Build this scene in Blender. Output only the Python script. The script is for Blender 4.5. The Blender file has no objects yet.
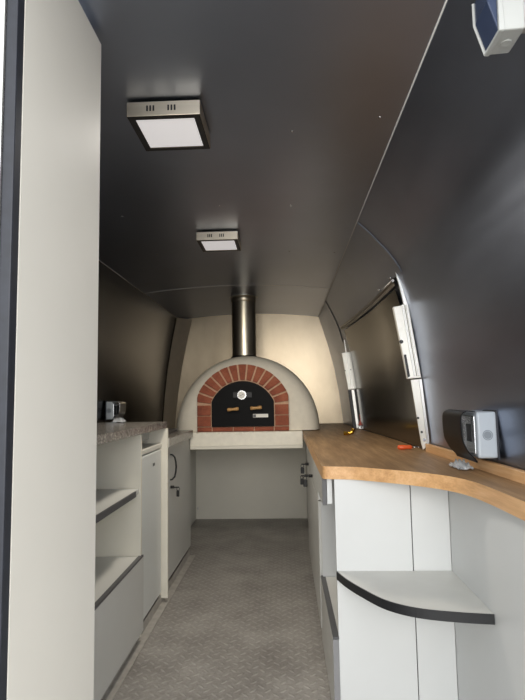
import bpy, bmesh, math, random
from mathutils import Vector, Matrix
random.seed(7)
D = bpy.data
COL = bpy.context.scene.collection

# ------------------------------------------------------------------ materials
def lin(c):
    return tuple((v/12.92 if v <= .04045 else ((v+.055)/1.055)**2.4) for v in c)
def rgb(r, g, b):
    return lin((r/255, g/255, b/255)) + (1,)

class NT:
    def __init__(s, name):
        s.m = D.materials.new(name); s.m.use_nodes = True
        s.t = s.m.node_tree; s.n = s.t.nodes; s.l = s.t.links
        s.b = s.n['Principled BSDF']
    def node(s, kind, **kw):
        n = s.n.new(kind)
        for k, v in kw.items():
            if k.startswith('i_'):
                n.inputs[k[2:].replace('_', ' ')].default_value = v
            else:
                setattr(n, k, v)
        return n
    def link(s, a, b): s.l.new(a, b)
    def math(s, op, a, b=None, c=None):
        n = s.n.new('ShaderNodeMath'); n.operation = op
        for i, v in enumerate((a, b, c)):
            if v is None: continue
            if isinstance(v, (int, float)): n.inputs[i].default_value = v
            else: s.l.new(v, n.inputs[i])
        return n.outputs[0]
    def coords(s, scale=(1, 1, 1), rot=(0, 0, 0)):
        tc = s.n.new('ShaderNodeTexCoord'); mp = s.n.new('ShaderNodeMapping')
        mp.inputs['Scale'].default_value = scale; mp.inputs['Rotation'].default_value = rot
        s.l.new(tc.outputs['Object'], mp.inputs['Vector'])
        return mp.outputs['Vector']
    def noise(s, vec, scale, detail=4, rough=.55):
        n = s.node('ShaderNodeTexNoise'); n.inputs['Scale'].default_value = scale
        n.inputs['Detail'].default_value = detail; n.inputs['Roughness'].default_value = rough
        s.l.new(vec, n.inputs['Vector'])
        return n.outputs['Fac']
    def ramp(s, fac, stops):
        r = s.n.new('ShaderNodeValToRGB')
        el = r.color_ramp.elements
        while len(el) < len(stops): el.new(.5)
        for e, (p, c) in zip(el, stops): e.position = p; e.color = c
        s.l.new(fac, r.inputs['Fac'])
        return r.outputs['Color']
    def bump(s, h, strength, dist=.002):
        b = s.n.new('ShaderNodeBump'); b.inputs['Strength'].default_value = strength
        b.inputs['Distance'].default_value = dist
        s.l.new(h, b.inputs['Height']); s.l.new(b.outputs['Normal'], s.b.inputs['Normal'])

def mat(name, col, rough=.5, metal=0., var=.06, scale=14, spec=.5, bump=0., stretch=(1, 1, 1), emit=None, es=0, rvar=0.):
    t = NT(name)
    v = t.coords(stretch); f = t.noise(v, scale)
    lo = tuple(c*(1-var) for c in col[:3])+(1,); hi = tuple(min(1, c*(1+var)) for c in col[:3])+(1,)
    t.link(t.ramp(f, [(.3, lo), (.7, hi)]), t.b.inputs['Base Color'])
    t.b.inputs['Roughness'].default_value = rough; t.b.inputs['Metallic'].default_value = metal
    t.b.inputs['Specular IOR Level'].default_value = spec
    if rvar:
        t.link(t.math('MULTIPLY_ADD', f, rvar*2, rough-rvar), t.b.inputs['Roughness'])
    if bump: t.bump(f, bump)
    if emit:
        t.b.inputs['Emission Color'].default_value = emit; t.b.inputs['Emission Strength'].default_value = es
    return t.m

M = {}
M['steel_ceiling'] = mat('steel_ceiling', rgb(160, 168, 185), .35, 1, .05, 3, stretch=(1, 1, 1), rvar=.03)
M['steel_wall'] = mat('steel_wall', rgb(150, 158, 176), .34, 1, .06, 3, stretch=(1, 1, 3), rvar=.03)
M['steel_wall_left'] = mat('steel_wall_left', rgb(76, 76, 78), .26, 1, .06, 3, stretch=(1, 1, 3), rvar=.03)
M['steel_end'] = mat('steel_end', rgb(170, 156, 134), .36, 1, .22, 3.2, stretch=(1, 1, .5), rvar=.09)
M['steel_hatch'] = mat('steel_hatch', rgb(92, 90, 86), .16, 1, .05, 3)
M['steel_trim'] = mat('steel_trim', rgb(150, 148, 144), .4, 1, .05, 30)
M['joint_line'] = mat('joint_line', rgb(200, 198, 194), .5, .4, .05, 30)
M['steel_flue'] = mat('steel_flue', rgb(205, 194, 172), .34, 1, .05, 8, stretch=(1, 1, .1))
M['steel_lamp'] = mat('steel_lamp', rgb(200, 190, 172), .38, 1, .05, 60, stretch=(.05, .05, 1))
M['chrome'] = mat('chrome', rgb(210, 210, 210), .18, 1, .03)
M['zinc'] = mat('zinc', rgb(205, 204, 200), .42, .85, .05, 40)
M['zinc_white'] = mat('zinc_white', rgb(232, 230, 222), .42, .3, .03, 40)
M['brass'] = mat('brass', rgb(190, 150, 60), .28, 1, .1)
M['white'] = mat('white_laminate', rgb(208, 210, 210), .38, 0, .015, 5)
M['white_warm'] = mat('white_warm_laminate', rgb(230, 225, 211), .5, 0, .025, 4, spec=.3)
M['partition'] = mat('partition_laminate', rgb(222, 217, 207), .6, 0, .02, 3, spec=.2)
M['grey_lam'] = mat('grey_laminate', rgb(206, 206, 202), .4, 0, .02, 5)
M['grey_light'] = mat('light_grey_lining', rgb(206, 208, 208), .42, 0, .025, 2)
M['shelf_grey'] = mat('shelf_grey', rgb(205, 206, 202), .4, 0, .03, 12)
M['edge_black'] = mat('edge_black', rgb(30, 31, 34), .4, 0, .1, 30)
M['edge_grey'] = mat('edge_grey', rgb(84, 84, 86), .45, 0, .08, 30)
M['edge_mid'] = mat('edge_mid_grey', rgb(132, 132, 134), .45, 0, .05, 30)
M['rim_reflection'] = mat('lamp_rim_reflection', rgb(46, 44, 44), .45, .3, .05, 30)  # steel rim's dark reflection put into the colour
M['rubber'] = mat('rubber', rgb(30, 33, 42), .55, 0, .2, 60)
M['fridge'] = mat('fridge_white', rgb(222, 225, 223), .3, 0, .015, 5)
M['ko'] = mat('knockout_grey', rgb(120, 128, 136), .5)
M['plastic_grey'] = mat('plastic_grey', rgb(168, 176, 184), .4, 0, .02, 10)
M['plastic_white'] = mat('plastic_white', rgb(208, 206, 198), .4, 0, .02, 10)
M['plastic_dark'] = mat('plastic_dark', rgb(9, 10, 15), .42, 0, .05, 10, spec=.25)
M['switch_white'] = mat('switch_white', rgb(182, 184, 182), .45, 0, .02, 10, spec=.3)
M['smoke'] = mat('smoke_lid', rgb(58, 68, 92), .14, 0, .05, 10)
M['black'] = mat('black_metal', rgb(24, 24, 25), .5, 0, .1, 40)
M['iron'] = mat('oven_door_black', rgb(11, 11, 12), .65, 0, .2, 30, spec=.2)
M['plaster'] = mat('white_render', rgb(234, 226, 208), .8, 0, .04, 22, bump=.25)
M['slab'] = mat('painted_slab', rgb(244, 238, 222), .6, 0, .05, 25, bump=.3)
M['mortar'] = mat('mortar', rgb(206, 168, 138), .9, 0, .1, 60, bump=.4)
M['handle_wood'] = mat('handle_wood', rgb(196, 150, 92), .5, 0, .15, 60, stretch=(.2, 1, 1))
M['orange'] = mat('orange_plastic', rgb(222, 92, 42), .35, 0, .05)
M['red'] = mat('red_plastic', rgb(176, 62, 40), .4, 0, .1)
M['dial'] = mat('dial_white', rgb(236, 232, 222), .4, 0, .02)
M['dark_gap'] = mat('gap_shade_plinth', rgb(62, 60, 58), .6, 0, .1)
M['panel_back'] = mat('recess_panel', rgb(224, 220, 208), .55, 0, .03, 3)
M['diffuser'] = mat('lamp_diffuser', rgb(235, 232, 232), .5, 0, .01, 5, emit=(1, .97, .97, 1), es=.4)
M['ground'] = mat('outside_ground', rgb(150, 146, 138), .9, 0, .2, 6, bump=.3)
M['body_white'] = mat('outer_body_white', rgb(245, 245, 245), .35, 0, .01)
M['angle_strip'] = mat('floor_angle', rgb(176, 172, 166), .5, .1, .15, 20)

def brick_mat():
    t = NT('oven_brick')
    v = t.coords(); f = t.noise(v, 9, 3); g = t.noise(v, 90, 4)
    mix = t.math('ADD', t.math('MULTIPLY', f, .7), t.math('MULTIPLY', g, .3))
    t.link(t.ramp(mix, [(.3, rgb(118, 62, 46)), (.52, rgb(156, 86, 62)), (.72, rgb(178, 108, 80))]), t.b.inputs['Base Color'])
    t.b.inputs['Roughness'].default_value = .85; t.bump(g, .4); return t.m
M['brick'] = brick_mat()

def granite():
    t = NT('speckled_granite')
    v = t.coords(); f = t.noise(v, 130, 2, .8); g = t.noise(v, 45, 3)
    mix = t.math('ADD', t.math('MULTIPLY', f, .75), t.math('MULTIPLY', g, .25))
    t.link(t.ramp(mix, [(.36, rgb(44, 43, 43)), (.5, rgb(112, 108, 104)), (.64, rgb(182, 176, 168))]), t.b.inputs['Base Color'])
    t.b.inputs['Roughness'].default_value = .22; return t.m
M['granite'] = granite()

def oak(name, cols, rough, rot=0):
    t = NT(name)
    v = t.coords((9, .9, 9), (0, 0, rot))
    w = t.noise(v, 3.2, 8, .62)
    v2 = t.coords((120, 3, 120), (0, 0, rot)); g = t.noise(v2, 1.6, 4)
    v3 = t.coords((1.2, .35, 1)); b = t.noise(v3, 4, 3)
    mix = t.math('ADD', t.math('ADD', t.math('MULTIPLY', w, .55), t.math('MULTIPLY', g, .25)), t.math('MULTIPLY', b, .2))
    t.link(t.ramp(mix, [(.34, cols[0]), (.5, cols[1]), (.64, cols[2])]), t.b.inputs['Base Color'])
    t.b.inputs['Roughness'].default_value = rough; t.bump(g, .12, .001); return t.m
M['oak_top'] = oak('oak_worktop', (rgb(118, 90, 60), rgb(154, 121, 85), rgb(182, 148, 108)), .5)
M['oak_edge'] = oak('oak_edge', (rgb(186, 140, 94), rgb(214, 168, 118), rgb(230, 190, 144)), .5, .9)

def treadplate():
    t = NT('treadplate_floor')
    v = t.coords((1, 1, 1), (0, 0, math.radians(45)))
    sx = t.node('ShaderNodeSeparateXYZ'); t.link(v, sx.inputs[0])
    P = .043
    u = t.math('DIVIDE', sx.outputs[0], P); w = t.math('DIVIDE', sx.outputs[1], P)
    iu = t.math('FLOOR', u); iw = t.math('FLOOR', w)
    par = t.math('FLOORED_MODULO', t.math('ADD', iu, iw), 2.0)
    fu = t.math('SUBTRACT', t.math('FRACT', u), .5); fw = t.math('SUBTRACT', t.math('FRACT', w), .5)
    def lug(a, b):
        aa = t.math('DIVIDE', a, .46); bb = t.math('DIVIDE', b, .15)
        r = t.math('ADD', t.math('MULTIPLY', aa, aa), t.math('MULTIPLY', bb, bb))
        return t.math('SMOOTH_MIN', t.math('MAXIMUM', t.math('SUBTRACT', 1.0, r), 0.0), .6, .2)
    a = lug(fu, fw); b = lug(fw, fu)
    h = t.math('ADD', t.math('MULTIPLY', a, par), t.math('MULTIPLY', b, t.math('SUBTRACT', 1.0, par)))
    vo = t.coords(); dirt = t.noise(vo, 3.5, 6, .65); fine = t.noise(vo, 70, 4, .7)
    base = t.ramp(t.math('ADD', t.math('MULTIPLY', dirt, .6), t.math('MULTIPLY', fine, .4)),
                  [(.3, rgb(116, 111, 107)), (.5, rgb(148, 144, 139)), (.7, rgb(176, 172, 167))])
    mx = t.node('ShaderNodeMix'); mx.data_type = 'RGBA'
    t.link(t.math('MULTIPLY', h, .3), mx.inputs['Factor'])
    t.link(base, mx.inputs[6]); mx.inputs[7].default_value = rgb(226, 222, 216)
    t.link(mx.outputs[2], t.b.inputs['Base Color'])
    t.b.inputs['Metallic'].default_value = .0; t.b.inputs['Roughness'].default_value = .5
    hh = t.math('ADD', h, t.math('MULTIPLY', fine, .12))
    t.bump(hh, .7, .004); return t.m
M['floor'] = treadplate()

def glass_clear():
    t = NT('clear_plastic')
    v = t.coords(); f = t.noise(v, 60)
    t.link(t.ramp(f, [(.3, rgb(225, 232, 240)), (.7, rgb(250, 252, 255))]), t.b.inputs['Base Color'])
    t.b.inputs['Roughness'].default_value = .12; t.b.inputs['Transmission Weight'].default_value = .55
    t.b.inputs['IOR'].default_value = 1.4; return t.m
M['clear'] = glass_clear()

# ------------------------------------------------------------------ mesh helpers
class MB:
    def __init__(s): s.bm = bmesh.new(); s.mi = 0
    def _own(s, verts):
        for v in verts:
            for f in v.link_faces: f.material_index = s.mi
    def box(s, x0, x1, y0, y1, z0, z1, bev=0., seg=2, mtx=None):
        b = bmesh.new(); bmesh.ops.create_cube(b, size=1)
        for v in b.verts:
            v.co = Vector(((x0+x1)/2+v.co.x*(x1-x0), (y0+y1)/2+v.co.y*(y1-y0), (z0+z1)/2+v.co.z*(z1-z0)))
        if bev: bmesh.ops.bevel(b, geom=b.edges[:], offset=bev, segments=seg, profile=.5, affect='EDGES')
        return s.merge(b, mtx)
    def merge(s, b, mtx=None):
        if mtx is not None: bmesh.ops.transform(b, matrix=mtx, verts=b.verts)
        bmesh.ops.recalc_face_normals(b, faces=b.faces)
        mp = {v: s.bm.verts.new(v.co) for v in b.verts}
        for f in b.faces:
            try:
                g = s.bm.faces.new([mp[v] for v in f.verts]); g.material_index = s.mi; g.smooth = f.smooth
            except ValueError: pass
        b.free(); return s
    def prism(s, poly, axis, a0, a1, bev=0., seg=2, mtx=None):
        """poly of 2-D points; axis 'x' -> (y,z), 'y' -> (x,z), 'z' -> (x,y)"""
        def P(p, a):
            return Vector((a, p[0], p[1])) if axis == 'x' else Vector((p[0], a, p[1])) if axis == 'y' else Vector((p[0], p[1], a))
        b = bmesh.new()
        lo = [b.verts.new(P(p, a0)) for p in poly]; hi = [b.verts.new(P(p, a1)) for p in poly]
        b.faces.new(lo); b.faces.new(hi[::-1])
        n = len(poly)
        for i in range(n): b.faces.new((lo[i], hi[i], hi[(i+1) % n], lo[(i+1) % n]))
        bmesh.ops.recalc_face_normals(b, faces=b.faces)
        if bev: bmesh.ops.bevel(b, geom=b.edges[:], offset=bev, segments=seg, profile=.5, affect='EDGES')
        return s.merge(b, mtx)
    def tube(s, pts, r, n=12, cap=True, smooth=True):
        pts = [Vector(p) for p in pts]; b = bmesh.new(); rings = []
        rs = r if isinstance(r, (list, tuple)) else [r]*len(pts)
        ref = None
        for i, p in enumerate(pts):
            d = (pts[min(i+1, len(pts)-1)]-pts[max(i-1, 0)]).normalized()
            if ref is None:
                ref = d.cross(Vector((0, 0, 1)))
                if ref.length < .1: ref = d.cross(Vector((1, 0, 0)))
            ref = (ref-d*ref.dot(d)).normalized(); q = d.cross(ref)
            rings.append([b.verts.new(p+(ref*math.cos(2*math.pi*k/n)+q*math.sin(2*math.pi*k/n))*rs[i]) for k in range(n)])
        for a, c in zip(rings, rings[1:]):
            for k in range(n):
                f = b.faces.new((a[k], a[(k+1) % n], c[(k+1) % n], c[k])); f.smooth = smooth
        if cap: b.faces.new(rings[0][::-1]); b.faces.new(rings[-1])
        return s.merge(b)
    def ring(s, c, axis, r0, r1, h, n=28):
        """flat annulus/disc along an axis from c to c+axis*h (r0=0 disc)"""
        ax = Vector(axis).normalized(); c = Vector(c)
        if r0 == 0: return s.tube([c, c+ax*h], r1, n, True, False)
        u = ax.cross(Vector((0, 0, 1)))
        if u.length < .1: u = ax.cross(Vector((1, 0, 0)))
        u.normalize(); w = ax.cross(u); b = bmesh.new()
        R = []
        for (rr, hh) in ((r0, 0), (r1, 0), (r1, h), (r0, h)):
            R.append([b.verts.new(c+ax*hh+(u*math.cos(2*math.pi*k/n)+w*math.sin(2*math.pi*k/n))*rr) for k in range(n)])
        for i in range(4):
            a, d = R[i], R[(i+1) % 4]
            for k in range(n): b.faces.new((a[k], a[(k+1) % n], d[(k+1) % n], d[k]))
        return s.merge(b)
    def grid(s, rows, smooth=True, close=False):
        b = bmesh.new(); V = [[b.verts.new(p) for p in r] for r in rows]
        for a, c in zip(V, V[1:]):
            m = len(a) if close else len(a)-1
            for k in range(m):
                f = b.faces.new((a[k], a[(k+1) % len(a)], c[(k+1) % len(a)], c[k])); f.smooth = smooth
        mp = {v: s.bm.verts.new(v.co) for v in b.verts}
        for f in b.faces:
            g = s.bm.faces.new([mp[v] for v in f.verts]); g.material_index = s.mi; g.smooth = smooth
        b.free(); return s
    def build(s, name, m, parent=None, origin=None):
        me = D.meshes.new(name); 
        if parent is not None: org = Vector(parent['_org'])
        elif origin is not None: org = Vector(origin)
        else:
            xs = [v.co for v in s.bm.verts]
            org = Vector(((min(v.x for v in xs)+max(v.x for v in xs))/2, (min(v.y for v in xs)+max(v.y for v in xs))/2, min(v.z for v in xs)))
        bmesh.ops.translate(s.bm, vec=-org, verts=s.bm.verts)
        s.bm.to_mesh(me); s.bm.free()
        for mm in (m if isinstance(m, (list, tuple)) else [m]): me.materials.append(mm)
        o = D.objects.new(name, me); COL.objects.link(o)
        if parent is not None: o.parent = parent
        else: o.location = org
        o['_org'] = org[:]
        return o
def box(*a, **k): return MB().box(*a, **k)
def prism(*a, **k): return MB().prism(*a, **k)

def thing(name, label, cat, loc, group=None):
    o = D.objects.new(name, None); COL.objects.link(o); o.location = loc; o.empty_display_size = .05
    o['_org'] = tuple(loc); o['label'] = label; o['category'] = cat
    if group: o['group'] = group
    return o
def tag(o, label, cat, group=None):
    o['label'] = label; o['category'] = cat
    if group: o['group'] = group
    return o
def struct(o):
    o['kind'] = 'structure'; return o

# ------------------------------------------------------------------ room shell of the trailer
PROF = [(.345, 1.95), (.392, 1.905), (.44, 1.85), (.487, 1.795), (.522, 1.742), (.552, 1.67), (.58, 1.57), (.603, 1.43),
        (.624, 1.27), (.64, 1.1), (.654, .93), (.66, .7), (.66, .45), (.652, .2), (.64, 0)]
KR = [(.45, 1.14), (1.5, 1.1), (2.45, 1.0), (4.2, .88), (5.2, .72)]
KL = [(1.1, .5), (5.2, .45)]
def lerp(tab, y):
    if y <= tab[0][0]: return tab[0][1]
    for (a, b), (c, d) in zip(tab, tab[1:]):
        if y <= c: return b+(d-b)*(y-a)/(c-a)
    return tab[-1][1]
PF = [(.345, 1.95), (.42, 1.7), (.485, 1.44), (.525, 1.2), (.557, .93), (.575, .5), (.58, 0)]
def prof_far(z):
    for (x0, z0), (x1, z1) in zip(PF, PF[1:]):
        if z1 <= z <= z0: return x0+(x1-x0)*(z0-z)/(z0-z1)
    return PF[-1][0]
def prof(z):
    for (x0, z0), (x1, z1) in zip(PROF, PROF[1:]):
        if z1 <= z <= z0: return x0+(x1-x0)*(z0-z)/(z0-z1)
    return PROF[-1][0]
def wall_x(z, y):
    w = min(1, max(0, (y-3.0)/2.2)); w = w*w*(3-2*w)
    return (.345+lerp(KR, y)*(prof(z)-.345))*(1-w)+prof_far(z)*w
def wall_xl(z, y): return -1.045-.65*(prof_far(z)-.345)
def ceil_z(x): return 1.95+.045*(1-((x+.35)/.695)**2)

def finepro(n=48):
    zs = [1.95*(1-i/n) for i in range(n+1)]; return zs[:]
ZS = [z for _, z in PROF]
def wall(name, fx, y0, y1, ny, out, mt):
    m = MB(); ys = [y0+(y1-y0)*i/ny for i in range(ny+1)]
    zz = sorted(set([1.95-.03*i for i in range(12)]+[1.6-.08*i for i in range(20)]+[0.0]), reverse=True)
    inner = [[Vector((fx(z, y), y, z)) for z in zz] for y in ys]
    outer = [[Vector((fx(z, y)+out*.03, y, z+(.02 if z > 1.8 else 0))) for z in zz] for y in ys]
    m.grid(inner); m.grid(outer)
    for rows in ((inner[0], outer[0]), (inner[-1], outer[-1])): m.grid(rows, False)
    m.grid([[r[0] for r in inner], [r[0] for r in outer]], False); m.grid([[r[-1] for r in inner], [r[-1] for r in outer]], False)
    return struct(m.build(name, mt))
wall('wall_right', wall_x, .62, 5.2, 24, 1, M['steel_wall'])
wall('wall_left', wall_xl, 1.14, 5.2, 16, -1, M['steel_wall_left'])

# ceiling: shallow arch, with thickness
m = MB(); xs = [-1.045+1.39*i/24 for i in range(25)]
lo = [[Vector((x, y, ceil_z(x))) for x in xs] for y in (.62, 2, 3.85, 5.2)]
hi = [[Vector((p.x, p.y, p.z+.03)) for p in r] for r in lo]
m.grid(lo); m.grid(hi)
for a, b in ((lo[0], hi[0]), (lo[-1], hi[-1])): m.grid([a, b], False)
for k in (0, -1): m.grid([[r[k] for r in lo], [r[k] for r in hi]], False)
ceiling = struct(m.build('ceiling', M['steel_ceiling']))
for (x, y) in [(-.722, 2.287), (-.719, 2.926), (-.271, 2.232), (.039, 2.221), (.038, 1.58), (.29, 1.471), (.29, 2.9), (.039, 2.93)]:
    r = MB(); z = ceil_z(x)
    r.tube([(x, y, z+.002), (x, y, z-.001), (x, y, z-.0025)], [.0042, .004, .002], 10)
    r.build('rivet', M['chrome'], ceiling)
struct(box(-1.5, .8, .62, 5.26, -.06, 0).build('floor', M['floor'], origin=(0, 0, 0)))

# end wall with its raked edges, and the angled corner strip at its left
pl = [(-1.3, 0), (-1.3, 2.03)]
pr = [(.75, 2.03), (.75, 0)]
top = []
struct(prism(pl+top+pr, 'y', 5.2, 5.24).build('wall_back', M['steel_end']))
m = MB(); rows = []
for z in (0, .5, .93, 1.2, 1.45, 1.7, 1.949):
    xl = wall_xl(z, 5.0)+.006; xr = wall_xl(z, 5.2)+.055+.07*z/1.95*.99
    rows.append([Vector((xl, 5.03, z)), Vector((xr, 5.196, z)), Vector((xr, 5.21, z)), Vector((xl-.01, 5.06, z))])
m.grid(rows, False, True)
struct(m.build('trim_1', mat('corner_strip', rgb(196, 182, 160), .5, .35, .08, 8)))
# aluminium joint lines at the ceiling edges and across the ceiling
for nm, fx, x in (('trim_2', 1, .345), ('trim_3', -1, -1.045)):
    m = MB(); y0 = .62 if fx > 0 else 1.16
    m.tube([(x-.001*fx, y0, 1.9485), (x-.001*fx, 5.19, 1.9485)], .0022, 8)
    struct(m.build(nm, M['joint_line']))
m = MB(); m.grid([[Vector((x, 3.85, ceil_z(x)-.001)) for x in xs], [Vector((x, 3.85, ceil_z(x)-.0025)) for x in xs],
                  [Vector((x, 3.856, ceil_z(x)-.0025)) for x in xs], [Vector((x, 3.856, ceil_z(x)-.001)) for x in xs]])
struct(m.build('trim_4', M['joint_line']))
# vertical joint of the right wall above the near hatch stay, and at the far side
for nm, y, zt in (('trim_5', 2.36, 1.71), ('trim_6', 4.3, 1.60)):
    m = MB(); zz = [1.945-(1.945-zt)*i/12 for i in range(13)]
    m.grid([[Vector((wall_x(z, y)-.001, y, z)) for z in zz], [Vector((wall_x(z, y)-.004, y+.002, z-.003)) for z in zz],
            [Vector((wall_x(z, y)-.004, y+.012, z-.003)) for z in zz], [Vector((wall_x(z, y)-.001, y+.014, z)) for z in zz]])
    struct(m.build(nm, M['steel_wall']))
# floor edge angle strip along the left units
struct(prism([(-.735, .001), (-.69, .001), (-.69, .005), (-.729, .006), (-.729, .05), (-.735, .05)], 'y', 1.16, 3.98).build('baseboard_left', M['angle_strip']))
# pale grey lining below the right wall, near the entrance
struct(prism([(.578, .62), (.590, .62), (.590, 1.955), (.578, 1.955)], 'z', .001, .852).build('wall_lower_right', M['grey_light']))
# entrance partition (tall white face on the left), body panel outside it, seal and aluminium edge
struct(box(-.436, -.41, .785, 1.135, 0, 1.975, .001).build('wall_entrance', M['partition']))
struct(box(-1.5, -.437, 1.10, 1.135, -.2, 2.2).build('wall_front', M['body_white']))
d = MB(); d.box(-.4285, -.41, .762, .784, -.05, 2.15, .002); d = struct(d.build('door_1', M['rubber']))
box(-.441, -.429, .758, .784, -.05, 2.15, .001).build('aluminium_edge', M['zinc'], d)
struct(box(-9, 9, -9, 12, -.5, -.45).build('ground', M['ground'], origin=(0, 0, -.5)))

# ------------------------------------------------------------------ ceiling lamps
def lamp(y0, label):
    zc = 1.987; zb = 1.945; x0, x1 = -.43, -.222; y1 = y0+.208
    t = thing('ceiling_lamp', label, 'ceiling lamp', ((x0+x1)/2, (y0+y1)/2, zb), 'square ceiling lamps')
    h = MB(); th = .014
    h.box(x0, x1, y0, y0+th, zb, zc, .001); h.box(x0, x1, y1-th, y1, zb, zc, .001)
    h.box(x0, x0+th, y0+th, y1-th, zb, zc, .001); h.box(x1-th, x1, y0+th, y1-th, zb, zc, .001)
    h.build('housing', M['steel_lamp'], t)
    for gx in (-.048, .012):
        for k in range(3): box(-.326+gx+k*.009, -.326+gx+k*.009+.005, y0-.0012, y0+.002, zb+.014, zb+.03).build('vent_slot', M['black'], t)
    box(x0+.012, x1-.012, y0+.012, y1-.012, zb+.006, zc-.012).build('inner_rim', M['black'], t)
    box(x0+.019, x1-.019, y0+.019, y1-.019, zb+.001, zb+.0055, .002).build('diffuser', M['diffuser'], t)
    b = MB(); e = .0195
    b.grid([[Vector((x0+.001, y0+.001, zb-.0008)), Vector((x1-.001, y0+.001, zb-.0008)), Vector((x1-.001, y1-.001, zb-.0008)), Vector((x0+.001, y1-.001, zb-.0008))],
            [Vector((x0+e, y0+e, zb-.0008)), Vector((x1-e, y0+e, zb-.0008)), Vector((x1-e, y1-e, zb-.0008)), Vector((x0+e, y1-e, zb-.0008))]], False, True)
    b.build('rim_reflection', M['rim_reflection'], t)  # dark sheet paints the dark floor's reflection on the steel housing rim
    return t
lamp(1.395, 'square steel ceiling lamp with pale diffuser, the nearer and larger one')
lamp(2.56, 'square steel ceiling lamp with pale diffuser, the farther one near the oven flue')

# ------------------------------------------------------------------ oven and its stand
st = thing('oven_stand', 'white painted slab stand under the brick oven, open below with pale back panel', 'oven stand', (-.3, 4.6, 0))
m = MB(); rnd = random.Random(3)
# slab with a slightly chipped upper front edge
n = 60; rows = [[], [], [], [], []]
for i in range(n+1):
    x = -.718+.838*i/n; c = .004*rnd.random()+(.010 if rnd.random() > .82 else 0)
    rows[0].append(Vector((x, 3.95, .805))); rows[1].append(Vector((x, 3.95, .897-c)))
    rows[2].append(Vector((x, 3.954+c*.6, .903))); rows[3].append(Vector((x, 5.18, .903))); rows[4].append(Vector((x, 5.18, .805)))
m.grid(rows+[rows[0]], False)
m.build('slab', M['slab'], st)
box(-.718, .12, 3.943, 3.985, .779, .804, .002).build('slab_lip', M['white_warm'], st)
box(-.885, .185, 5.17, 5.188, .001, .80).build('back_panel', M['panel_back'], st)
box(-.90, -.886, 4.02, 5.188, .001, .80).build('side_panel', M['grey_lam'], st)
box(.186, .20, 3.98, 5.188, .001, .80).build('side_panel', M['grey_lam'], st)
box(-.872, -.862, 5.155, 5.1695, .09, .115, .002).build('corner_bracket', M['zinc'], st)

CX, ZB = -.335, .905
ov = thing('pizza_oven', 'white domed pizza oven with red brick arch, black door and steel flue', 'pizza oven', (CX, 4.5, ZB))
# dome: half-circle sections lofted front to back
secs = [(4.035, .0), (4.035, .40), (4.04, .47), (4.055, .515), (4.085, .548), (4.13, .572), (4.2, .585), (4.3, .588), (4.5, .58), (4.7, .55), (4.9, .48), (5.05, .38), (5.12, .25), (5.14, 0)]
rows = []
for y, r in secs:
    rows.append([Vector((CX+.033+.97*r*math.cos(math.pi*k/40), y, ZB+r*math.sin(math.pi*k/40)*1.0)) for k in range(41)])
m = MB(); m.grid(rows)
bmesh.ops.remove_doubles(m.bm, verts=m.bm.verts, dist=1e-5); bmesh.ops.recalc_face_normals(m.bm, faces=m.bm.faces)
m.build('dome', M['plaster'], ov)
# brick arch
AX = -.325; AZ = 1.045; RO = .372; HW = .347; RI = .262; IH = .240; IZ = .985; DB = .941
def outer_arch(n=30):
    a0 = math.acos(HW/RO); return [(AX+RO*math.cos(a), AZ-.005+RO*math.sin(a)) for a in [a0+(math.pi-2*a0)*i/n for i in range(n+1)]]
# inner opening: circle of radius R through (+-IH, 1.13) and top 1.288
rise = 1.288-1.13; RI = (IH**2+rise**2)/(2*rise); IZ = 1.288-RI
def inner_arch(n=30, off=0.):
    a0 = math.asin((1.13-IZ)/RI); return [(AX+(RI+off)*math.cos(a), IZ+(RI+off)*math.sin(a)) for a in [a0+(math.pi-2*a0)*i/n for i in range(n+1)]]
mo = MB(); outp = [(AX+HW, ZB)]+outer_arch()+[(AX-HW, ZB)]
mo.prism(outp, 'y', 4.006, 4.034)
mo.build('mortar_bed', M['mortar'], ov)
mb = MB(); Y0, Y1 = 3.992, 4.02
g = .014
def ray_out(cx, cz, a):          # distance to the outer outline along a direction
    dx, dz = math.cos(a), math.sin(a); best = 9
    # circle
    oz = cz-(AZ-.005); ox = cx-AX
    B = ox*dx+oz*dz; C = ox*ox+oz*oz-RO*RO; disc = B*B-C
    if disc > 0: best = -B+math.sqrt(disc)
    if abs(dx) > 1e-6:
        t = ((HW if dx > 0 else -HW)-ox)/dx
        if t > 0: best = min(best, t)
    return best
def ray_in(cx, cz, a):
    dx, dz = math.cos(a), math.sin(a); ox = cx-AX; oz = cz-IZ
    B = ox*dx+oz*dz; C = ox*ox+oz*oz-(RI+.004)**2; t = -B+math.sqrt(max(0, B*B-C))
    if abs(dx) > 1e-6:
        t2 = ((IH+.004 if dx > 0 else -IH-.004)-ox)/dx
        if t2 > 0: t = min(t, t2)
    return t
cz = 1.075; N = 13; a_lo = math.radians(8); A = [a_lo+(math.pi-2*a_lo)*i/N for i in range(N+1)]
for i in range(N):
    a, b = A[i], A[i+1]; pts = []
    def P(ang, r, side):   # shift sideways by half a joint
        return (AX+r*math.cos(ang)-side*g*math.sin(ang), cz+r*math.sin(ang)+side*g*math.cos(ang))
    mid = (a+b)/2
    inn = [P(a, ray_in(AX, cz, a), .5), P(mid, ray_in(AX, cz, mid), 0), P(b, ray_in(AX, cz, b), -.5)]
    out = [P(b, ray_out(AX, cz, b), -.5), P(mid, ray_out(AX, cz, mid), 0), P(a, ray_out(AX, cz, a), .5)]
    mb.prism(inn+out, 'y', Y0+rnd.random()*.003, Y1, .0025, 1)
zl = cz+math.sin(a_lo)*.25
for s in (-1, 1):                 # legs: three courses each side
    for z0, z1 in ((.945, 1.02), (1.0275, cz+.028)):
        xa, xb = AX+s*(IH+.004), AX+s*HW
        mb.box(min(xa, xb), max(xa, xb), Y0+rnd.random()*.003, Y1, z0, z1, .0025, 1)
xs_ = [-HW, -.235, -.075, .085, .235, HW]
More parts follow.
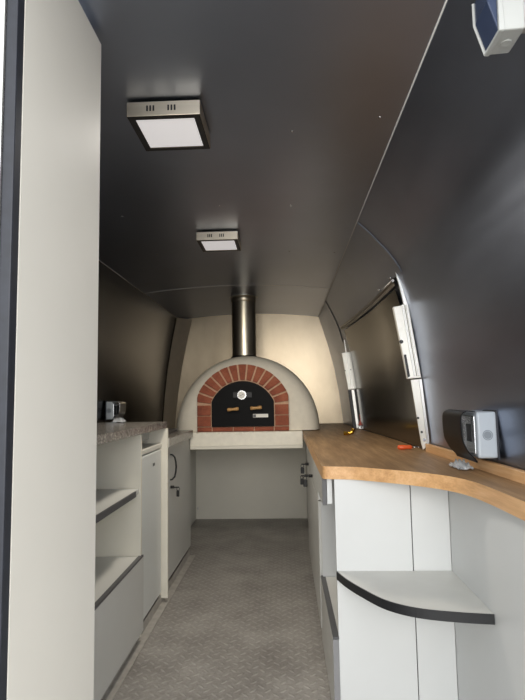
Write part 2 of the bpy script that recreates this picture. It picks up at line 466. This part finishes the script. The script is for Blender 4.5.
for a, b in zip(xs_, xs_[1:]):
    mb.box(AX+a+(.004 if a > -HW else 0), AX+b-(.004 if b < HW else 0), Y0+rnd.random()*.003, Y1, ZB+.001, .9375, .0025, 1)
mb.build('brick_arch', M['brick'], ov)
# door
dp = [(AX+IH-.004, DB)]+[(x, z) for x, z in inner_arch(off=-.004)]+[(AX-IH+.004, DB)]
door = prism(dp, 'y', 3.984, 4.005, .002, 1).build('oven_door', M['iron'], ov)
m = MB(); m.ring((AX-.005, 3.984, 1.178), (0, -1, 0), 0, .029, .006); m.build('thermometer_dial', M['dial'], door)
m = MB(); m.ring((AX-.005, 3.985, 1.178), (0, -1, 0), .027, .034, .010)
m.tube([(AX-.018, 3.976, 1.172), (AX+.008, 3.976, 1.184)], .0018, 6); m.build('thermometer_rim', M['chrome'], door)
box(AX-.072, AX+.072, 3.9785, 3.9838, 1.158, 1.20, .002).build('dial_plate', M['black'], door)
for x in (-.070, .103):
    z = 1.072 if x < 0 else 1.080
    h = MB(); h.tube([(AX+x-.043, 3.955, z-.003), (AX+x-.03, 3.955, z-.002), (AX+x, 3.955, z), (AX+x+.03, 3.955, z+.003), (AX+x+.043, 3.955, z+.004)], [.011, .0135, .0095, .0135, .011], 12)
    ho = h.build('door_handle', M['handle_wood'], door)
    for dx in (-.03, .03):
        b = MB(); b.tube([(AX+x+dx, 3.984, z), (AX+x+dx, 3.957, z)], .004, 8); b.build('handle_post', M['black'], door)
b = MB(); b.box(AX+.078, AX+.192, 3.981, 3.9838, 1.008, 1.034, .001); b.build('badge', M['dial'], door)['label'] = 'small white and grey maker plate'
box(AX+.08, AX+.10, 3.9798, 3.9812, 1.011, 1.031).build('badge_mark', M['edge_grey'], door)
# flue
FX, FY = -.332, 4.32; fz = ceil_z(FX)
f = MB(); f.tube([(FX, FY, 1.47), (FX, FY, fz-.001)], .099, 40, False)
f.build('flue_pipe', M['steel_flue'], ov)
f = MB(); f.tube([(FX, FY, fz-.05), (FX, FY, fz-.047), (FX, FY, fz-.006), (FX, FY, fz-.003)], [.1, .1035, .1035, .1], 40, False); f.build('flue_collar', M['steel_flue'], ov)
f = MB(); f.ring((FX, FY, fz-.003), (0, 0, 1), .1, .118, .003, 40); f.build('ceiling_flange', M['zinc'], ov)
f = MB(); f.tube([(FX, FY, 1.487), (FX, FY, 1.497), (FX, FY, 1.50)], [.111, .104, .1], 40, False); f.build('flue_foot', M['black'], ov)

# ------------------------------------------------------------------ left side
su = thing('shelf_unit', 'white open shelf unit with dark edged shelves behind the entrance partition', 'shelf unit', (-.95, 1.9, 0))
box(-1.17, -.712, 2.582, 2.60, .03, .982).build('side_panel', M['white_warm'], su)
box(-1.17, -.712, 1.15, 1.168, .03, .982).build('side_panel', M['white_warm'], su)
box(-1.185, -1.171, 1.15, 2.60, .03, .982).build('back_panel', M['white_warm'], su)
s = box(-1.17, -.722, 1.169, 2.581, .700, .722).build('shelf', M['grey_lam'], su)
box(-.7215, -.712, 1.169, 2.50, .698, .7235).build('shelf_edging', M['edge_grey'], s)
s = box(-1.17, -.722, 1.169, 2.581, .385, .403).build('shelf', M['grey_lam'], su)
box(-.722, -.703, 1.169, 2.60, .398, .4065).build('shelf_edging', M['edge_grey'], s)
box(-.7215, -.7035, 1.15, 2.605, .055, .3975, .001).build('front_panel', M['grey_lam'], su)
box(-1.17, -.76, 1.15, 2.60, .005, .05).build('plinth', M['dark_gap'], su)

wt = thing('granite_worktop', 'speckled grey granite worktop over the shelf unit and fridge', 'worktop', (-.95, 2.1, .985))
m = MB(); m.box(-1.185, -.70, 1.145, 3.10, .987, 1.024, .002)
m.build('slab', M['granite'], wt)
box(-1.16, -.80, 2.605, 3.07, .925, .984).build('support_rail', M['grey_lam'], wt)
box(-1.16, -.692, 3.076, 3.094, .03, .984, .0008).build('end_panel', M['white_warm'], wt)

fr = thing('fridge', 'white undercounter fridge with small dark badge beside the shelf unit', 'fridge', (-.95, 2.83, 0))
box(-1.15, -.768, 2.612, 3.060, .03, .868, .004).build('body', M['fridge'], fr)
dr = box(-.766, -.724, 2.612, 3.060, .065, .872, .010, 3).build('door', M['fridge'], fr)
box(-1.15, -.722, 2.610, 3.062, .874, .902, .006).build('lid', M['plastic_white'], fr)
m = MB(); m.box(-.7238, -.7222, 2.86, 2.90, .795, .81, .0005); b = m.build('badge', M['edge_grey'], fr)
box(-1.1, -.80, 2.63, 3.04, .002, .029).build('plinth', M['dark_gap'], fr)

fc = thing('cupboard', 'white locked cupboard with black bow handle beside the oven stand', 'cupboard', (-.95, 3.6, 0))
box(-1.16, -.748, 3.13, 3.985, .05, .868).build('carcass', M['grey_lam'], fc)
box(-.76, -.735, 3.10, 3.185, .06, .868).build('gap_shade_strip', M['dark_gap'], fc)  # dark strip painted in for the shadowed gap between divider and door
dr = box(-.746, -.724, 3.19, 3.985, .075, .868, .0015).build('door', M['grey_lam'], fc)
h = MB(); h.tube([(-.724, 3.29, .812), (-.712, 3.292, .811), (-.698, 3.30, .795), (-.692, 3.305, .765), (-.690, 3.307, .735), (-.692, 3.305, .705), (-.698, 3.30, .675), (-.712, 3.292, .659), (-.724, 3.29, .658)], .0055, 10)
h.build('handle', M['black'], dr)
h = MB(); h.tube([(-.724, 3.30, .612), (-.702, 3.30, .612)], .009, 14); h.build('lock', M['black'], dr)
h = MB(); h.box(-.703, -.672, 3.297, 3.303, .606, .614, .001); h.ring((-.676, 3.297, .600), (0, 1, 0), .008, .011, .004, 16)
h.box(-.687, -.669, 3.296, 3.304, .553, .592, .003); h.build('key', M['black'], dr)
tp = prism([(-1.16, .872), (-.695, .872), (-.695, .924), (-1.16, .924)], 'y', 3.12, 3.94, .002).build('top', M['granite'], fc)
tp['label'] = 'grey brown stone top'
box(-.735, -.692, 3.108, 3.119, .872, .925, .001).build('end_cap', M['plastic_white'], fc)
box(-1.16, -.77, 3.14, 3.985, .005, .048).build('plinth', M['dark_gap'], fc)
mt = box(-1.10, -.80, 3.30, 3.9, .925, .94, .004).build('cooker_lid', M['edge_grey']); 
tag(mt, 'flat dark tray lying on the cupboard top beside the oven', 'tray')

# ------------------------------------------------------------------ wood counter on the right
front = [(.125, 3.94), (.1265, 3.0), (.128, 1.99), (.131, 1.972), (.14, 1.963), (.165, 1.957), (.21, 1.948), (.253, 1.932), (.318, 1.885), (.375, 1.84), (.424, 1.795), (.479, 1.733),
         (.52, 1.66), (.540, 1.58), (.548, 1.50), (.551, 1.44), (.555, 1.28), (.56, 1.1), (.565, .9), (.57, .64)]
# smooth front with Catmull-Rom
def smooth(pts, k=4):
    out = []
    for i in range(len(pts)-1):
        p0, p1, p2, p3 = pts[max(i-1, 0)], pts[i], pts[i+1], pts[min(i+2, len(pts)-1)]
        for j in range(k):
            t = j/k
            out.append(tuple(.5*(2*b+(-a+c)*t+(2*a-5*b+4*c-d)*t*t+(-a+3*b-3*c+d)*t**3) for a, b, c, d in zip(p0, p1, p2, p3)))
    return out+[pts[-1]]
fr_s = front[:3]+smooth(front[2:], 4)[1:]
back = [(wall_x(.9, y)-.006, y) for y in (.64, 1.0, 1.5, 2.0, 2.45, 3.0, 3.6, 4.2, 4.7, 5.17)]
ct = thing('wood_counter', 'long oak effect counter with curved front edge along the right wall', 'counter', (.4, 3, .853))
poly = [(.135, 5.17), (.135, 3.945)]+fr_s+back
m = MB(); b = bmesh.new()
lo_ = [b.verts.new((x, y, .853)) for x, y in poly]; hi_ = [b.verts.new((x, y, .8985)) for x, y in poly]
fb = b.faces.new(lo_[::-1]); ft = b.faces.new(hi_)
for i in range(len(poly)):
    f_ = b.faces.new((lo_[i], lo_[(i+1) % len(poly)], hi_[(i+1) % len(poly)], hi_[i])); f_.material_index = 1
te = list(ft.edges)
bmesh.ops.bevel(b, geom=te, offset=.0025, segments=2, profile=.5, affect='EDGES', material=1)
bmesh.ops.triangulate(b, faces=[f_ for f_ in b.faces if len(f_.verts) > 4])
bmesh.ops.recalc_face_normals(b, faces=b.faces)
me = m.bm; mp = {v: me.verts.new(v.co) for v in b.verts}
for f_ in b.faces:
    q = me.faces.new([mp[v] for v in f_.verts]); q.material_index = f_.material_index
b.free()
m.build('counter_top', [M['oak_top'], M['oak_edge']], ct)
m = MB(); rows = []
for i in range(24):
    y = .64+(2.44-.64)*i/23; x = wall_x(.92, y)-.008
    rows.append([Vector((x, y, .899)), Vector((x-.018, y, .899)), Vector((x-.018, y, .930)), Vector((x-.016, y, .933)), Vector((x, y, .933))])
m.grid(rows, False, True)
m.build('back_strip', M['oak_edge'], ct)

# open shelf unit under the counter, near end (white end panel of two boards)
ou = thing('end_cabinet', 'white open cabinet under the near end of the wood counter, with two-board end panel', 'cabinet', (.35, 2.3, 0))
pz0, pz1 = .03, .8525
box(.1705, .4405, 1.956, 1.974, pz0, pz1, .0008).build('end_board', M['white'], ou)
box(.4445, .5775, 1.958, 1.976, pz0, pz1, .0008).build('end_board', M['white'], ou)
box(.4400, .4450, 1.965, 1.977, pz0, pz1-.001).build('board_joint', M['edge_grey'], ou)
box(.160, .60, 2.585, 2.60, pz0, pz1).build('side_panel', M['white'], ou)
box(.60, .612, 1.98, 2.60, pz0, pz1).build('back_panel', M['white'], ou)
fa = box(.130, .146, 2.01, 2.60, .752, .850, .001).build('fascia', M['grey_lam'], ou)
box(.1295, .1465, 2.004, 2.0095, .7515, .8505).build('fascia_edging', M['edge_grey'], fa)
box(.1465, .165, 1.995, 2.60, .757, .850, .001).build('drawer_box', M['white'], ou)
s = box(.172, .60, 1.978, 2.584, .288, .306).build('shelf', M['grey_lam'], ou)
box(.150, .1715, 1.952, 2.60, .2985, .3065).build('shelf_edging', M['edge_grey'], s)
fp = box(.1495, .1695, 1.955, 2.60, .012, .298, .001).build('front_panel', M['grey_lam'], ou)
box(.1495, .1697, 1.950, 1.9545, .012, .298).build('panel_edging', M['edge_mid'], fp)

# corner shelf with black edging
shf = thing('corner_shelf', 'pale curved corner shelf with thick black front edging under the counter', 'corner shelf', (.45, 1.7, .53))
arc = smooth([(.172, 1.950), (.197, 1.868), (.239, 1.775), (.295, 1.680), (.372, 1.622), (.473, 1.592), (.5765, 1.576)], 6)
prism(arc+[(.5775, 1.577), (.5775, 1.955), (.175, 1.955)], 'z', .505, .5305).build('board', M['shelf_grey'], shf)
m = MB(); rows = []
for i, (x, y) in enumerate(arc):
    a = Vector(arc[max(i-1, 0)]); c = Vector(arc[min(i+1, len(arc)-1)]); t_ = (c-a).normalized(); nrm = Vector((t_.y, -t_.x))
    if nrm.x > 0 and nrm.y > 0: nrm = -nrm
    o = Vector((x, y))+nrm*.004; ii = Vector((x, y))+nrm*.0005
    rows.append([Vector((ii.x, ii.y, .504)), Vector((o.x, o.y, .504)), Vector((o.x, o.y, .532)), Vector((ii.x, ii.y, .532))])
m.grid(rows, False, True); m.build('edging', M['edge_black'], shf)

# far drawer cabinet with locks and hanging keys
dc = thing('lockable_cabinet', 'grey cabinet with keys hanging from its locks under the far end of the counter', 'cabinet', (.35, 3.3, 0))
box(.165, .58, 2.605, 3.94, .04, .850).build('carcass', M['grey_lam'], dc)
def lock(par, y, z, dx=0):
    h = MB(); h.tube([(.146, y, z), (.124, y, z)], .009, 14); h.build('lock', M['black'], par)
    h = MB(); h.box(.098, .125, y-.003, y+.003, z-.004, z+.004, .001); h.ring((.103, y-.003, z-.012), (0, 1, 0), .008, .011, .005, 16)
    h.box(.092, .116, y-.005, y+.005, z-.062, z-.021, .004); h.build('key', M['black'], par)
d1 = box(.147, .164, 2.61, 3.26, .655, .848, .001).build('drawer', M['grey_lam'], dc)
d2 = box(.147, .164, 3.265, 3.94, .655, .848, .001).build('drawer', M['grey_lam'], dc)
d3 = box(.147, .164, 2.61, 3.26, .06, .650, .001).build('door', M['grey_lam'], dc)
d4 = box(.147, .164, 3.265, 3.94, .06, .650, .001).build('door', M['grey_lam'], dc)
lock(d1, 3.10, .700); lock(d2, 3.60, .705); lock(d4, 3.80, .60)
box(.17, .58, 2.62, 3.94, .004, .038).build('plinth', M['dark_gap'], dc)

# ------------------------------------------------------------------ serving hatch in the right wall
ha = thing('serving_hatch', 'closed polished metal serving hatch between the two stays above the counter', 'hatch', (.6, 3.3, .9))
m = MB(); rows = []
for i in range(25):
    y = 2.53+(4.08-2.53)*i/24
    rows.append([Vector((wall_x(z, y)-.014, y, z)) for z in [.905+(1.665-.905)*j/20 for j in range(21)]])
m.grid(rows); m.build('hatch_panel', M['steel_hatch'], ha)
m = MB(); rows = []
for y in (2.475, 3.0, 3.6, 4.12):
    x = wall_x(1.69, y); rows.append([Vector((x-.010, y, 1.712)), Vector((x-.022, y, 1.706)), Vector((x-.022, y, 1.684)), Vector((x-.014, y, 1.672))])
m.grid(rows, False, True)
m.tube([(wall_x(1.69, y)-.024, y, 1.695) for y in (2.475, 3.0, 3.6, 4.12)], .007, 10)
m.build('hinge', M['steel_trim'], ha)
for y in (2.50, 2.78):
    x = wall_x(1.7, y); b = MB(); b.tube([(x-.020, y, 1.715), (x-.030, y, 1.712)], .006, 10); b.build('hinge_screw', M['chrome'], ha)

def stay(Y, polys, label, far=False):
    t = thing('hatch_stay', label, 'hatch stay', (polys['foot'][0], Y, polys['foot'][1]), 'hatch stays')
    w = .034
    prism(polys['rail'], 'y', Y-.002, Y+.012, .001, 1).build('rail', M['zinc'], t)
    s = prism(polys['sleeve'], 'y', Y-.004, Y+w-.012, .003, 2).build('sleeve', M['zinc_white'], t)
    for r in polys['ridges']:
        prism(r, 'y', Y-.009, Y-.003, .001, 1).build('ridge', M['zinc'], s)
    for r in polys['slots']:
        prism(r, 'y', Y-.006, Y-.0035).build('slot', M['black'], s)
    if 'plate' in polys:
        p = prism(polys['plate'], 'y', Y-.003, Y+.006, .001, 1).build('foot_plate', M['zinc_white'], t)
        prism(polys['fold'], 'y', Y-.008, Y-.0025, .001, 1).build('folded_edge', M['zinc'], p)
        for (x, z) in polys['holes']:
            h = MB(); h.ring((x, Y-.0032, z), (0, -1, 0), 0, .0055, .001, 12); h.build('hole', M['black'], p)
        for (x, z) in polys['bolts']:
            h = MB(); h.ring((x, Y-.0032, z), (0, -1, 0), 0, .0075, .005, 6); h.build('bolt', M['chrome'], p)
    for nm, pp, mm in polys.get('extra', []):
        prism(pp, 'y', Y-.004, Y+.008, .001, 1).build(nm, M[mm], t)
    for (x, z) in polys.get('screws', []):
        h = MB(); h.ring((x, Y-.0035, z), (0, -1, 0), 0, .009, .005, 14); h.build('screw', M['black'], s)
    return t
stay(2.45, dict(foot=(.63, .905),
    rail=[(.518, 1.768), (.528, 1.768), (.553, 1.67), (.578, 1.575), (.626, 1.231), (.600, 1.231), (.560, 1.575), (.541, 1.67)],
    sleeve=[(.510, 1.564), (.580, 1.577), (.626, 1.232), (.563, 1.228)],
    ridges=[[(.548, 1.572), (.555, 1.573), (.598, 1.240), (.591, 1.239)], [(.567, 1.575), (.574, 1.576), (.617, 1.240), (.610, 1.239)]],
    slots=[[(.5615, 1.571), (.5640, 1.571), (.6060, 1.24), (.6035, 1.24)], [(.549, 1.339), (.560, 1.341), (.574, 1.239), (.563, 1.234)], [(.585, 1.30), (.588, 1.30), (.597, 1.24), (.594, 1.24)]],
    screws=[(.540, 1.40)],
    plate=[(.577, 1.223), (.627, 1.227), (.648, .932), (.619, .905), (.612, .935)],
    fold=[(.612, 1.226), (.626, 1.227), (.648, .940), (.637, .93)],
    holes=[(.602, 1.049), (.616, .985)], bolts=[(.625, .950), (.634, .930)]),
    'white metal sliding hatch stay, the nearer one beside the screwdriver')
stay(4.15, dict(foot=(.55, .905),
    rail=[(.470, 1.60), (.476, 1.60), (.486, 1.50), (.480, 1.50)],
    sleeve=[(.449, 1.495), (.518, 1.504), (.556, 1.214), (.491, 1.204)],
    ridges=[[(.481, 1.498), (.487, 1.499), (.526, 1.212), (.520, 1.211)]],
    slots=[[(.468, 1.36), (.474, 1.36), (.475, 1.352), (.469, 1.352)], [(.512, 1.367), (.518, 1.367), (.519, 1.359), (.513, 1.359)]],
    extra=[('rail', [(.490, 1.202), (.514, 1.205), (.548, .908), (.520, .905)], 'black'), ('rod', [(.515, 1.204), (.538, 1.206), (.566, .908), (.545, .905)], 'zinc'),
           ('rail', [(.539, 1.207), (.555, 1.210), (.588, .95), (.570, .93)], 'black')]),
    'white metal hatch stay with black lower rails, the farther one beside the oven')
rc = thing('red_clip', 'small red plastic clip at the foot of the farther hatch stay', 'clip', (.575, 4.12, .90))
m = MB(); m.box(.556, .590, 4.10, 4.125, .900, .93, .004); m.build('base', M['chrome'], rc)
m = MB(); m.prism([(.553, .931), (.588, .931), (.584, 1.01), (.566, 1.015), (.570, .97)], 'y', 4.104, 4.120, .003, 2); m.build('grip', M['red'], rc)

# ------------------------------------------------------------------ sockets
# double weatherproof socket standing at the wall above the counter (built facing -x)
def socket_box(name, label, x0, x1, y0, y1, z0, z1, sgn, bodym, wallx, lidm):
    """body between x0 (front) and x1 (back); sgn=-1 faces -x, +1 faces +x"""
    t = thing(name, label, 'socket', ((x0+x1)/2, (y0+y1)/2, z0), 'weatherproof socket boxes')
    xf, xb = (x0, x1)
    lo_x, hi_x = min(xf, xb), max(xf, xb)
    b = box(lo_x, hi_x, y0, y1, z0, z1, .008, 3).build('body', M[bodym], t)
    k = MB(); cx = (lo_x+hi_x)/2; cz = (z0+z1)/2; k.ring((cx, y0, cz), (0, -1, 0), .0135, .016, .0012, 28); k.ring((cx, y0, cz), (0, -1, 0), 0, .012, .0006, 28)
    k.build('knockout', M['ko'], b)
    g = MB(); g.box(hi_x-.004 if sgn < 0 else lo_x-.002, hi_x+.002 if sgn < 0 else lo_x+.004, y0-.005, y1+.005, z0-.005, z1+.005, .002); g.build('gasket', M['rubber'], t)
    mp = MB(); mp.box(*((hi_x+.002, wallx) if sgn < 0 else (wallx, lo_x-.002)), y0+.015, y1-.015, z0+.02, z1-.02, .001); mp.build('mounting_plate', M['zinc'], t)
    # open lid: curved dark shell hinged at the top front
    rows = []; n = 18
    H_ = (z1-z0)
    prof_ = [(0.002, 0), (.024, .003), (.040, -.003), (.047, -.016), (.048, -.05), (.045, -.09), (.036, -.115), (.024, -.135), (.010, -.150), (.004, -.162)]
    pr_ = smooth(prof_, 3)
    for (dx, dz) in pr_:
        rows.append([Vector((xf+sgn*dx, y, z1+dz*H_/.15)) for y in (y0+.002, y0+.010, (y0+y1)/2, y1-.010, y1-.002)])
    l = MB(); l.grid(rows)
    ln = l.build('lid', M[lidm], t)
    md = ln.modifiers.new('thick', 'SOLIDIFY'); md.thickness = .003; md.offset = 0
    ln['label'] = 'lid hanging open'
    ck = prism([(xf+sgn*dx, z1+dz*H_/.15) for dx, dz in prof_[1:8]]+[(xf+sgn*.008, z0+.02), (xf+sgn*.008, z1-.004)], 'y', y1-.006, y1-.003).build('lid_cheek', M['chrome'], ln)
    # silver inside faceplate
    box(*((xf-.006, xf) if sgn < 0 else (xf, xf+.006)), y0+.012, y1-.012, z0+.012, z1-.012, .003).build('faceplate', M['chrome'], t)
    for yy in (y0+.3*(y1-y0), y0+.7*(y1-y0)):
        q = MB(); xa = xf-.0065 if sgn < 0 else xf+.0065
        for dy, dz, w_, h_ in ((0, .02, .004, .011), (-.012, -.008, .011, .004), (.012, -.008, .011, .004)):
            q.box(xa-.001, xa+.001, yy+dy-w_/2, yy+dy+w_/2, cz+dz-h_/2, cz+dz+h_/2)
        q.box(xa-.0004, xa+.0002, yy-.022, yy+.022, cz-.024, cz+.032)
        q.build('socket_outlet', M['black'], t)
    return t
socket_box('socket_box', 'grey double socket box with dark lid hanging open above the wood counter', .601, .664, 1.70, 1.90, .950, 1.096, -1, 'plastic_grey', .669, 'plastic_dark')
socket_box('socket_box', 'grey socket box with open lid on the left wall beyond the granite worktop', -1.116, -1.158, 3.36, 3.50, 1.03, 1.145, 1, 'plastic_grey', -1.162, 'chrome')

# white switch box high on the right wall
sb = thing('switch_box', 'white weatherproof box with dark front high on the right wall by the ceiling', 'switch box', (.39, .88, 1.763))
Yn, Yf = .852, .920; zb = 1.763; bx = .380
def SP(*pts): return [(bx+a, zb+c) for a, c in pts]
bd = MB(); bd.prism(SP((0, 0), (.038, .002), (.040, .105), (.012, .112), (-.004, .108)), 'y', Yn, Yf, .003, 2); bd.build('body', M['switch_white'], sb)
lid = MB(); lid.prism(SP((-.001, .006), (-.005, .003), (-.021, .056), (-.021, .098), (-.005, .104)), 'y', Yn+.006, Yf-.004, .002, 2); lid.build('lid', M['smoke'], sb)
rim = MB()
rim.prism(SP((-.007, -.002), (.003, -.001), (0, .104), (-.005, .104)), 'y', Yn-.002, Yn+.005, .001, 1)
rim.prism(SP((-.007, -.002), (.002, -.002), (.002, .005), (-.006, .005)), 'y', Yn, Yf, .001, 1)
rim.prism(SP((-.007, -.002), (-.001, 0), (-.003, .1), (-.024, .1), (-.024, .056)), 'y', Yf-.0035, Yf, .001, 1)
rim.build('rim', M['switch_white'], sb)
kn = MB(); kn.ring((bx+.02, .888, zb+.003), (0, 0, -1), 0, .009, .004, 20); kn.build('knockout', M['switch_white'], sb)
wd = MB(); wx = [wall_x(zb+h, .886)-.004 for h in (.03, .085)]
wd.prism([(bx+.041, zb+.03), (bx+.041, zb+.085), (wx[1], zb+.085), (wx[0], zb+.03)], 'y', Yn+.012, Yf-.012, .001, 1); wd.build('mounting_block', M['zinc'], sb)

# ------------------------------------------------------------------ small things on the counter
sd = thing('screwdriver', 'small screwdriver with orange handle lying on the counter by the near stay', 'screwdriver', (.58, 2.52, .9))
yb, zc = 2.52, .911
m = MB(); m.tube([(.520, yb, zc), (.524, yb, zc), (.545, yb, zc), (.565, yb, zc), (.580, yb, zc), (.586, yb, zc)], [.006, .0105, .0115, .009, .0105, .006], 14); m.build('handle', M['orange'], sd)
m = MB(); m.tube([(.586, yb, zc), (.612, yb-.004, zc)], .0032, 8); m.tube([(.612, yb-.004, zc), (.622, yb-.005, zc)], [.0032, .0015], 8); m.build('shaft', M['chrome'], sd)
bf = thing('brass_fitting', 'small brass elbow fitting lying on the counter near the oven', 'fitting', (.40, 3.5, .9))
m = MB(); m.tube([(.395, 3.5, .914), (.415, 3.5, .914), (.430, 3.5, .920), (.437, 3.5, .935)], [.012, .012, .013, .013], 14); m.build('elbow', M['brass'], bf)
m = MB(); m.tube([(.375, 3.5, .914), (.395, 3.5, .914)], [.0145, .0145], 6, True, False); m.build('hex_nut', M['brass'], bf)
m = MB(); m.tube([(.437, 3.5, .935), (.440, 3.5, .944)], .016, 16); m.build('collar', M['brass'], bf)

def crumple(name, label, cx, cy, cz, sx, sy, sz, seed):
    r = random.Random(seed); m = MB(); rows = []
    nx, ny = 16, 9
    for i in range(nx+1):
        row = []
        for j in range(ny+1):
            u, v = i/nx-.5, j/ny-.5
            z = abs(math.sin(u*19+seed))*abs(math.cos(v*9+u*7))*sz*(1-(2*u)**4)*(1-(2*v)**2)+r.random()*sz*.25
            row.append(Vector((cx+u*sx*(1-.2*abs(v))+r.uniform(-1, 1)*.001, cy+v*sy+u*.01+r.uniform(-1, 1)*.001, cz+.0015+z)))
        rows.append(row)
    m.grid(rows)
    o = m.build(name, M['clear']); md = o.modifiers.new('thick', 'SOLIDIFY'); md.thickness = .0012
    return tag(o, label, 'plastic wrap', 'clear plastic scraps')
crumple('plastic_wrap', 'crumpled clear plastic wrap on the wood counter under the grey socket', .598, 1.87, .899, .055, .13, .03, 2)
crumple('plastic_wrap', 'crumpled clear plastic wrap on the far end of the granite worktop', -.965, 3.03, 1.024, .07, .07, .030, 5)

# ------------------------------------------------------------------ light
sc = bpy.context.scene
w = D.worlds.new('sky'); sc.world = w; w.use_nodes = True
bg = w.node_tree.nodes['Background']; bg.inputs['Color'].default_value = (.93, .97, 1.0, 1); bg.inputs['Strength'].default_value = 2.3
def area(name, loc, rot, sx, sy, power, col):
    l = D.lights.new(name, 'AREA'); l.shape = 'RECTANGLE'; l.size = sx; l.size_y = sy; l.energy = power; l.color = col
    o = D.objects.new(name, l); COL.objects.link(o); o.location = loc; o.rotation_euler = rot; return o
area('fill_under_near_lamp', (-.326, 1.50, 1.938), (0, 0, 0), .16, .16, 1.8, (1, .95, .88))  # added fill light, placed just below the nearer ceiling lamp
area('fill_under_far_lamp', (-.326, 2.664, 1.938), (0, 0, 0), .16, .16, 11.0, (1, .91, .77))  # added fill to brighten the far end, placed below the farther lamp
area('daylight_outside', (-.15, -2.6, 1.75), (math.radians(87), 0, 0), 2.2, 1.8, 125, (1, .965, .91))

# ------------------------------------------------------------------ camera
R = [[0.9989081666080575, -0.020924143260411938, -0.04176906645529572], [0.04350407488405848, 0.09079111280151336, 0.9949192777832506], [-0.017025573476725654, -0.9956501162883881, 0.09160226952815079]]
cam = D.cameras.new('camera'); cam.sensor_fit = 'HORIZONTAL'; cam.sensor_width = 36; cam.lens = 36*526/525; cam.clip_start = .02
co = D.objects.new('camera', cam); COL.objects.link(co)
mw = Matrix(((R[0][0], -R[0][1], -R[0][2], 0), (R[1][0], -R[1][1], -R[1][2], 0), (R[2][0], -R[2][1], -R[2][2], 1.15), (0, 0, 0, 1)))
co.matrix_world = mw; sc.camera = co
sc.view_settings.view_transform = 'Standard'; sc.view_settings.exposure = 0
sc.cycles.max_bounces = 16; sc.cycles.diffuse_bounces = 8; sc.cycles.glossy_bounces = 10
for o in D.objects:
    if '_org' in o: del o['_org']
